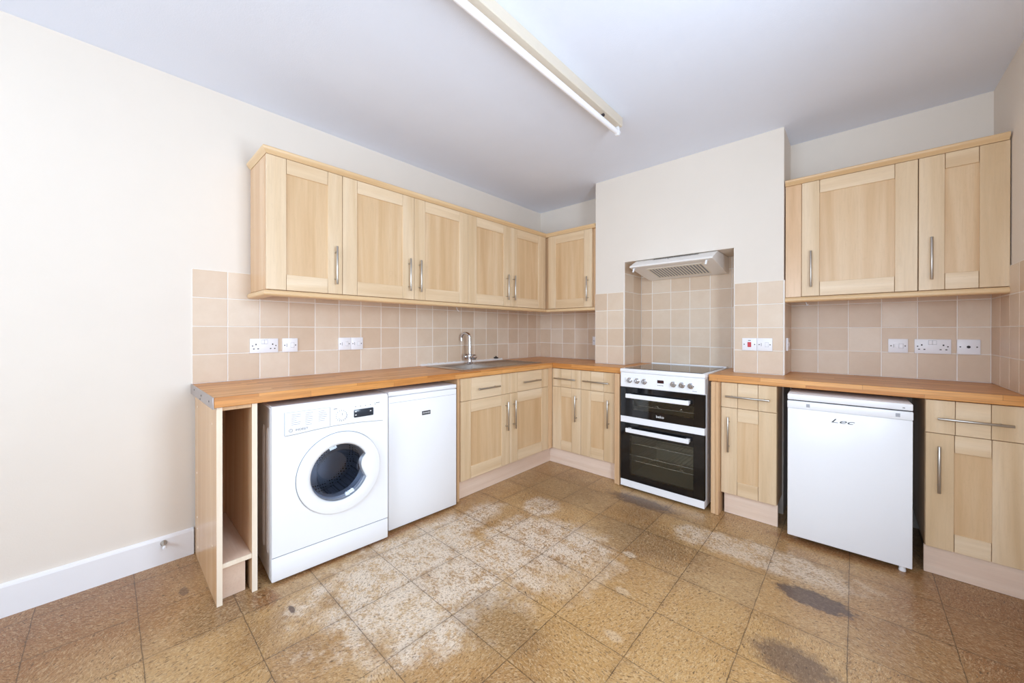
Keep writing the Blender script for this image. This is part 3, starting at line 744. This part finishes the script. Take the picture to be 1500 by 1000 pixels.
# fascia: control panel plate, lower edge bowed
lo = [(-0.232, 0.694), (-0.18, 0.696), (-0.10, 0.702), (0.0, 0.706), (0.12, 0.703), (0.255, 0.692)]
b.poly([(x, -D-0.0006, z) for x, z in lo]+[(0.255, -D-0.0006, 0.806), (-0.232, -D-0.0006, 0.806)], (0, -0.0035, 0), 'white')
for (xa, za), (xb, zb) in zip(lo, lo[1:]): b.poly([(xa, -D-0.0005, za-0.0026), (xb, -D-0.0005, zb-0.0026), (xb, -D-0.0005, zb-0.0002), (xa, -D-0.0005, za-0.0002)], (0, -0.0012, 0), 'seal')
b.box(-0.2342, -0.2322, -D-0.0014, -D-0.0004, 0.694, 0.806, 'print_l')
fx = b.build('control_panel', t)
YFP = -D-0.0042
b = MB(); b.poly([(-0.229, YFP, 0.698), (-0.10, YFP, 0.7055), (-0.030, YFP, 0.708), (-0.030, YFP, 0.803), (-0.229, YFP, 0.803)], (0, -0.0028, 0), 'white', 0.001)
b.box(-0.0292, -0.0278, YFP-0.0006, YFP, 0.708, 0.803, 'print_l'); b.box(-0.229, -0.030, YFP-0.0006, YFP, 0.8032, 0.8046, 'print_l')  # grey lines paint the shaded gaps around the drawer
dr = b.build('detergent_drawer', t)
text('INDESIT', dr, (-0.160, YFP-0.003, 0.7165), 0.015, 'print', sx=1.05)
b = MB(); b.lathe((-0.208, YFP-0.0028, 0.7165), (0, -1, 0), [(0.0085, 0), (0.0085, 0.0006), (0.0068, 0.0006), (0.0068, 0)], 'print', 20)
b.box(-0.2088, -0.2072, YFP-0.0034, YFP-0.0028, 0.712, 0.719, 'print'); b.box(-0.2088, -0.2072, YFP-0.0034, YFP-0.0028, 0.7205, 0.7222, 'print')
b.build('logo', dr)
b = MB(); random.seed(2)
for cx_, n_ in ((-0.205, 6), (-0.145, 7), (-0.085, 6)):
    for k in range(n_):
        zz = 0.790-k*0.0095; wl = random.uniform(0.02, 0.042)
        b.box(cx_, cx_+wl, YFP-0.0031, YFP-0.0027, zz, zz+0.0022, 'print_l')
b.build('printed_lettering', dr)
b = MB(); kx, kz = 0.028, 0.752
b.lathe((kx, YFP+0.0005, kz), (0, -1, 0), [(0.0, 0.0), (0.021, 0.0), (0.020, 0.012), (0.018, 0.0145), (0.0, 0.0145)], 'white', 28)
b.box(kx-0.0009, kx+0.0009, YFP-0.0148, YFP-0.0138, kz+0.004, kz+0.016, 'print'); b.build('dial', t)
b = MB()
for k in range(16):
    a = 2*math.pi*k/16; px, pz = kx+0.0275*math.cos(a), kz+0.0275*math.sin(a)
    b.box(px-0.0012, px+0.0012, YFP-0.0004, YFP, pz-0.0022, pz+0.0022, 'print')
for k in range(5):
    px = 0.098+k*0.027; b.box(px, px+0.006, YFP-0.0004, YFP, 0.788, 0.7905, 'print'); b.lathe((px+0.004, YFP, 0.795), (0, -1, 0), [(0.0035, 0), (0.003, 0.002), (0, 0.002)], 'white', 10)
b.box(-0.012, 0.006, YFP-0.0004, YFP, 0.790, 0.793, 'print'); b.box(0.205, 0.235, YFP-0.0004, YFP, 0.794, 0.797, 'print')
b.build('printed_lettering', t)
b = MB(); b.box(0.092, 0.198, YFP-0.0014, YFP+0.001, 0.731, 0.773, 'display', 0.004, 2); dp = b.build('display', t)
for px, pz in ((0.102, 0.762), (0.102, 0.744), (0.183, 0.756)):
    b = MB(); b.box(px-0.004, px+0.004, YFP-0.0019, YFP-0.0013, pz-0.0022, pz+0.0022, 'white'); b.build('display_icon', dp)
# porthole door: ring with the finger recess bitten out of the right of the glass
RI, RO = 0.146, 0.209
def bite(th):
    a = (math.degrees(th)+180) % 360-180
    up, dn, mid = 27.0, -24.0, 6.0
    if a > up or a < dn: return 0.0
    q = (up-a)/(up-mid) if a > mid else (a-dn)/(mid-dn)
    q = max(0, min(1, q)); e = q**0.55 if a > mid else q**0.8
    return 0.040*math.sin(e*math.pi/2)
def ringshape(th, r, i): return r if i < 5 else r-bite(th)
b = MB(); prof = [(RO, -0.001), (RO, 0.012), (RO-0.004, 0.018), (RO-0.02, 0.0205), (RI+0.024, 0.022), (RI+0.012, 0.021), (RI+0.004, 0.016), (RI, 0.006), (RI-0.002, -0.02)]
b.lathe((DX, -D, DZ), (0, -1, 0), prof, 'white', 120, ringshape)
door = b.build('door', t)
b = MB(); b.lathe((DX, -D, DZ), (0, -1, 0), [(RO+0.0022, -0.0002), (RO+0.0022, 0.002), (RO, 0.003), (RO-0.001, 0.0)], 'seal', 96); b.build('door_seam', door)
b = MB(); b.lathe((DX, -D, DZ), (0, -1, 0), [(RI+0.001, 0.006), (RI-0.012, 0.011), (RI-0.03, 0.004), (0.105, -0.035), (0.088, -0.10), (0.075, -0.125), (0.0, -0.135)], 'wmglass', 96,
                  shape=lambda th, r, i: r-bite(th)*(1.0 if i < 1 else 0.8 if i < 3 else 0.0))
b.build('door_glass', door)
b = MB(); b.lathe((DX, -D, DZ), (0, -1, 0), [(RI+0.012, -0.018), (RI+0.004, -0.026), (RI-0.008, -0.03), (RI+0.002, -0.05), (RI-0.012, -0.07), (RI-0.004, -0.09)], 'gasket', 64); b.build('door_gasket', t)
dm = NT('perforated_drum'); vo = dm.node('ShaderNodeTexVoronoi'); dm.put(vo.inputs['Vector'], dm.coord()); vo.inputs['Scale'].default_value = 75; vo.inputs['Randomness'].default_value = 0.0
dm.set(dm.mix(dm.ramp(vo.outputs['Distance'], (0.28, 1.0), (0.34, 0.0)), lin(176, 184, 200), lin(16, 17, 20)), 0.35, 0.2); M['perf'] = dm.m
b = MB(); b.lathe((DX, -D, DZ), (0, -1, 0), [(RI-0.004, -0.09), (0.20, -0.10), (0.22, -0.13), (0.22, -0.36), (0.19, -0.39), (0.0, -0.40)], 'perf', 48)
b.build('drum', t)

bodies = [o for o in t.children if o.name.startswith('cabinet_body')]
bpy.context.view_layer.update()
cb = bmesh.new(); bmesh.ops.create_cone(cb, cap_ends=True, segments=48, radius1=0.225, radius2=0.225, depth=D-0.10, matrix=Matrix.Translation((DX, (-D-0.02-0.12)/2, DZ)) @ Matrix.Rotation(R(90), 4, 'X'))
carve(bodies[0], cb)

# ------------------------------------------------------------------ freezer left, fridge right
t = thing('undercounter_freezer', 'plain white under-counter freezer beside the washing machine', 'freezer', (0.0755, -1.938, 0), R(87))
W2, D = 0.2455, 0.54
b = MB(); b.box(-W2+0.001, W2-0.001, -D+0.055, -0.005, 0.02, 0.818, 'greyside', 0.003)
for sx in (-0.2, 0.2):
    for yy in (-0.46, -0.06): b.lathe((sx, yy, 0), (0, 0, 1), [(0, 0.0005), (0.018, 0.0005), (0.018, 0.02), (0, 0.02)], 'rubber', 12)
b.build('cabinet_body', t)
b = MB(); b.box(-W2-0.001, W2+0.001, -D+0.002, -0.002, 0.808, 0.834, 'white', 0.004, 2); b.build('top', t)
b = MB(); b.box(-W2, W2, -D, -D+0.05, 0.013, 0.8055, 'white', 0.006, 2); d_ = b.build('door', t)
b = MB(); b.box(-W2+0.006, W2-0.006, -D-0.0012, -D+0.004, 0.768, 0.7694, 'print_l'); b.build('handle_recess', d_)
b = MB(); b.box(-0.022, 0.040, -D-0.0018, -D, 0.665, 0.690, 'badge', 0.0008); bd = b.build('badge', d_)
text('ZANUSSI', bd, (0.009, -D-0.002, 0.6775), 0.0135, 'white', name='lettering')

t = thing('undercounter_fridge', 'white under-counter fridge between cabinets on the right', 'fridge', (2.570, -0.10, 0), R(1.8))
W2, D = 0.2475, 0.575
b = MB(); b.box(-W2+0.004, W2-0.004, -D+0.06, -0.01, 0.03, 0.825, 'greyside', 0.003); b.build('cabinet_body', t)
for sx in (-0.215, 0.215):
    b = MB(); b.lathe((sx, -D+(0.03 if sx > 0 else 0.085), 0), (0, 0, 1), [(0, 0.0005), (0.013, 0.0005), (0.014, 0.004), (0.012, 0.018), (0.008, 0.031), (0, 0.031)], 'white', 14)
    b.build('foot', t)
    b = MB(); b.lathe((sx, -0.06, 0), (0, 0, 1), [(0, 0.0005), (0.013, 0.0005), (0.012, 0.031), (0, 0.031)], 'rubber', 10); b.build('foot', t)
b = MB(); b.box(-W2, W2, -D+0.001, -0.005, 0.807, 0.840, 'white', 0.004, 2)
b.box(W2-0.036, W2-0.028, -D+0.0004, -D+0.002, 0.818, 0.821, 'slot'); b.build('top', t)
b = MB(); b.box(-W2+0.003, W2-0.003, -D+0.014, -D+0.06, 0.795, 0.809, 'dark'); b.build('door_gap', t)  # dark strip painted in for the shade between lid and door
b = MB(); b.box(-W2-0.001, W2+0.001, -D, -D+0.055, 0.759, 0.8015, 'white', 0.004, 2); b.box(-W2+0.0005, W2-0.0005, -D+0.0018, -D+0.055, 0.030, 0.7588, 'white', 0.004, 2)
d_ = b.build('door', t)
for sx in (-0.155, 0.195):
    b = MB(); b.box(sx-0.008, sx+0.008, -D-0.0006, -D+0.001, 0.772, 0.790, 'print_l', 0.0004); b.build('handle_mark', d_)
text('Lec', d_, (-0.015, -D-0.0008+0.0022, 0.7135), 0.030, 'badge', shear=0.35, sx=2.2)
b = MB()
pts = [(W2+0.012, -0.20, 0.60)]
for k in range(28): a = k/27; pts.append((W2+0.012+0.008*math.sin(a*9), -0.24+0.05*math.sin(a*7), 0.60-0.44*a))
b.tube(pts, 0.004, 'white_pl', 8)
pts = [(W2+0.02+0.004*math.sin(k), -0.28+0.055*math.cos(2*math.pi*k/20), 0.22+0.10*math.sin(2*math.pi*k/20)) for k in range(24)]
b.tube(pts, 0.0035, 'white_pl', 8); b.build('power_cord', t)

# ------------------------------------------------------------------ cooker
t = thing('cooker', 'white freestanding double-oven electric cooker with black glass doors', 'cooker', (1.597, -0.045, 0), 0)
W2, D = 0.2985, 0.61
b = MB()
for s in (-1, 1):
    b.box(min(s*W2, s*(W2-0.012)), max(s*W2, s*(W2-0.012)), -D+0.03, -0.005, 0.02, 0.884, 'white', 0.001)
    b.box(min(s*(W2-0.013), s*0.235), max(s*(W2-0.013), s*0.235), -D+0.035, -0.01, 0.03, 0.88, 'cavity')
b.box(-W2+0.013, W2-0.013, -0.06, -0.008, 0.03, 0.88, 'cavity')
for z0, z1 in ((0.03, 0.095), (0.44, 0.585), (0.70, 0.88)): b.box(-0.236, 0.236, -D+0.034, -0.05, z0, z1, 'cavity')
for sx in (-0.25, 0.25):
    for yy in (-0.52, -0.06): b.lathe((sx, yy, 0), (0, 0, 1), [(0, 0.0005), (0.016, 0.0005), (0.016, 0.03), (0, 0.03)], 'rubber', 12)
b.build('body', t)
b = MB(); b.box(-W2, W2, -D, -D+0.04, 0.774, 0.8835, 'white', 0.003)
cp = b.build('control_panel', t)
for kx in (-0.224, -0.166, -0.110, 0.097, 0.155, 0.212):
    b = MB(); b.lathe((kx, -D, 0.826), (0, -1, 0), [(0, 0), (0.0205, 0), (0.0205, 0.003), (0.0165, 0.004), (0.0155, 0.020), (0.013, 0.022), (0, 0.022)], 'chrome', 24)
    b.box(kx-0.0032, kx+0.0032, -D-0.030, -D-0.019, 0.811, 0.841, 'chrome', 0.001); b.build('knob', t)
b = MB(); b.box(-0.016, 0.030, -D-0.0012, -D+0.001, 0.824, 0.846, 'digit', 0.0008); b.build('clock', t)
b = MB()
for k in range(3): b.box(-0.262, -0.257, -D-0.0008, -D, 0.815+k*0.011, 0.8185+k*0.011, 'print')
for k in range(4): b.box(-0.014+k*0.011, -0.007+k*0.011, -D-0.0008, -D, 0.806, 0.8105, 'print')
b.box(0.222, 0.250, -D-0.0008, -D, 0.790, 0.793, 'print_l'); b.build('printed_lettering', t)
b = MB(); b.box(-W2-0.002, W2+0.002, -D-0.004, -0.002, 0.885, 0.912, 'white', 0.004, 2); hb = b.build('hob', t)
b = MB(); b.box(-W2+0.022, W2-0.022, -D+0.030, -0.035, 0.9118, 0.9150, 'hob', 0.001); b.build('hob_glass', hb)
b = MB(); b.box(-W2+0.004, W2-0.004, -0.026, -0.006, 0.912, 0.922, 'white', 0.002); b.build('hob_upstand', hb)
def oven(name, z0, z1, strip, wz0, wz1, wx0, wx1, hz):
    b = MB(); y0, y1 = -D, -D+0.032
    b.box(-W2+0.001, W2-0.001, y0+0.0005, y1, z0, z0+strip, 'white', 0.001)
    zb = z0+strip+0.0005
    b.box(-W2+0.001, wx0, y0, y1, zb, z1, 'blackglass', 0.001); b.box(wx1, W2-0.001, y0, y1, zb, z1, 'blackglass', 0.001)
    b.box(wx0, wx1, y0, y1, zb, wz0, 'blackglass'); b.box(wx0, wx1, y0, y1, wz1, z1, 'blackglass')
    d = b.build(name, t)
    b = MB(); b.box(wx0, wx1, y0+0.0002, y0+0.004, wz0, wz1, 'ovenglass'); b.build('door_window', d)
    b = MB(); b.box(-0.238, 0.212, y0-0.046, y0-0.032, hz-0.0155, hz+0.0155, 'white', 0.003)
    for hx in (-0.222, 0.196): b.box(hx-0.012, hx+0.012, y0-0.034, y0+0.001, hz-0.012, hz+0.012, 'white', 0.002)
    b.build('handle', d)
    return d
up = oven('oven_door', 0.504, 0.771, 0.047, 0.606, 0.690, -0.205, 0.232, 0.714)
text('beko', up, (0.004, -D-0.0006, 0.582), 0.026, 'white', sx=1.1, ext=0.0003)
oven('oven_door', 0.017, 0.500, 0.051, 0.112, 0.412, -0.225, 0.228, 0.456)
for zz in (0.205, 0.245, 0.335, 0.63):
    b = MB()
    for yy in (-D+0.06, -0.09): b.tube([(-0.228, yy, zz), (0.228, yy, zz)], 0.0028, 'chrome', 8)
    for k in range(14): xx = -0.2+k*0.0308; b.tube([(xx, -D+0.06, zz+0.001), (xx, -0.09, zz+0.001)], 0.0013, 'chrome', 6)
    for xx in (-0.05, 0.12): b.tube([(xx, -D+0.06, zz), (xx+0.006, -D+0.062, zz+0.018), (xx+0.02, -D+0.065, zz+0.004)], 0.002, 'chrome', 6)
    b.build('oven_rack', t)

# ------------------------------------------------------------------ extractor hood
t = thing('extractor_hood', 'white visor extractor hood in the niche above the cooker', 'extractor hood', (1.583, -0.010, 0), 0)
hx = 0.308
b = MB()
prof = [(0, 1.652), (-0.06, 1.652), (-0.44, 1.712), (-0.445, 1.720), (-0.438, 1.727), (-0.315, 1.783), (0, 1.783)]
b.poly([(-hx, y, z) for y, z in prof], (2*hx, 0, 0), 'hoodwhite', 0.002); hd = b.build('hood_body', t)
def under(x0, x1, s0, s1, m, name, th=0.002, parent=None):
    """panel lying on the sloping underside; s 0..1 from back to front"""
    A = Vector((0, -0.06, 1.652)); B = Vector((0, -0.44, 1.712)); d = (B-A); n = Vector((0, -d.z, d.y)).normalized()
    if n.z > 0: n = -n
    p, q = A+d*s0, A+d*s1; b.poly([(x0, p.y, p.z), (x1, p.y, p.z), (x1, q.y, q.z), (x0, q.y, q.z)], n*th, m)
b = MB(); under(-0.20, 0.215, 0.10, 0.80, 'ivory', '')
b.build('filter_cover', t)
b = MB()
for k in range(17):
    x = -0.185+k*0.0235
    A = Vector((x, -0.06, 1.652)); dd = Vector((0, -0.38, 0.06)); n = Vector((0, -0.06, -0.38)).normalized()*0.003
    p, q = A+dd*0.16+n*0.7, A+dd*0.74+n*0.7
    b.poly([p, p+Vector((0.0115, 0, 0)), q+Vector((0.0115, 0, 0)), q], n*0.2, 'filter')
b.build('filter_slots', t)
b = MB()
dv = Vector((0, 0.123, 0.056)).normalized()
for r in range(2):
    for k in range(40):
        x = -0.155+k*0.0085+r*0.004; s = 0.104+r*0.012
        y, z = -0.438+dv.y*s, 1.727+dv.z*s
        b.poly([(x, y-0.0012, z+0.001), (x+0.004, y-0.0012, z+0.001), (x+0.004, y-0.0012+dv.y*0.007, z+0.001+dv.z*0.007), (x, y-0.0012+dv.y*0.007, z+0.001+dv.z*0.007)], (0, -0.0006, 0.0012), 'slot')
b.lathe((-0.03, -0.438+dv.y*0.085, 1.727+dv.z*0.085), (0, -0.414, 0.91), [(0.003, 0), (0.003, 0.002), (0, 0.002)], 'slot', 8)
b.build('vent_grille', t)
for sx in (-0.277, 0.262):
    b = MB(); b.box(sx-0.008, sx+0.008, -0.428, -0.390, 1.703, 1.706, 'white', 0.001)
    b.poly([(sx-0.006, -0.430, 1.706), (sx+0.006, -0.430, 1.706), (sx+0.006, -0.424, 1.706), (sx-0.006, -0.424, 1.706)], (0, -0.014, -0.032), 'white'); b.build('visor_tab', t)

# ------------------------------------------------------------------ strip light, door stop, cabinet bits
t = thing('strip_light', 'unlit fluorescent batten light on the ceiling', 'ceiling light', (1.530, -1.15, H), 0)
b = MB(); b.box(-0.026, 0.026, -1.53, -0.002, -0.058, -0.0005, 'batten', 0.003); b.build('batten', t)
for ya in (-0.022, -1.508):
    b = MB(); b.box(-0.012, 0.012, ya-0.010, ya+0.010, -0.112, -0.058, 'white_pl', 0.004, 2); b.lathe((0, ya-0.012, -0.093), (0, 1, 0), [(0, 0), (0.017, 0), (0.018, 0.012), (0.017, 0.022), (0, 0.024)], 'white_pl', 20); b.build('lamp_holder', t)
b = MB(); b.lathe((0, -1.506, -0.093), (0, 1, 0), [(0.0, 0), (0.0155, 0.0), (0.0155, 1.482), (0, 1.482)], 'tube', 24); b.build('fluorescent_tube', t)
b = MB(); b.box(-0.006, 0.010, -0.215, -0.20, -0.070, -0.056, 'slot', 0.001); b.build('cover_screw', t)

t = thing('door_stop', 'small steel door stop with white tip on the skirting board', 'door stop', (0.016, -3.141, 0.108), 0)
b = MB(); b.lathe((0, 0, 0), (1, 0, -0.25), [(0, 0), (0.014, 0), (0.013, 0.004), (0.008, 0.01), (0.007, 0.036), (0, 0.036)], 'steel', 16); b.build('stem', t)
b = MB(); b.lathe((0.034, 0, -0.0085), (1, 0, -0.25), [(0, 0), (0.008, 0), (0.009, 0.006), (0.006, 0.012), (0, 0.013)], 'white_pl', 14); b.build('rubber_tip', t)

def clip(label, loc, rz):
    t = thing('cable_clip', label, 'cable clip', loc, rz)
    b = MB(); b.box(-0.024, 0.024, -0.012, 0.012, 0.012, 0.0185, 'clear' if False else 'white_pl', 0.002); b.box(-0.006, 0.014, -0.008, 0.008, 0.0, 0.012, 'white_pl', 0.002); b.build('clip_body', t)
clip('small white fitting under the single-door cabinet over washing machine', (0.23, -2.585, 1.400), RZL)
def wire(label, pts):
    b = MB(); b.tube(pts, 0.0025, 'white_pl', 8); o = b.build('loose_wire'); tag(o, label, 'wire')
wire('short loose wire end hanging under the cabinets left of tap', [(0.20, -1.385, 1.419), (0.205, -1.382, 1.395), (0.215, -1.380, 1.372), (0.225, -1.37, 1.36)])
wire('short loose wire end hanging under the wall cabinet over fridge', [(2.385, -0.22, 1.419), (2.388, -0.225, 1.39), (2.395, -0.23, 1.368), (2.402, -0.23, 1.375)])
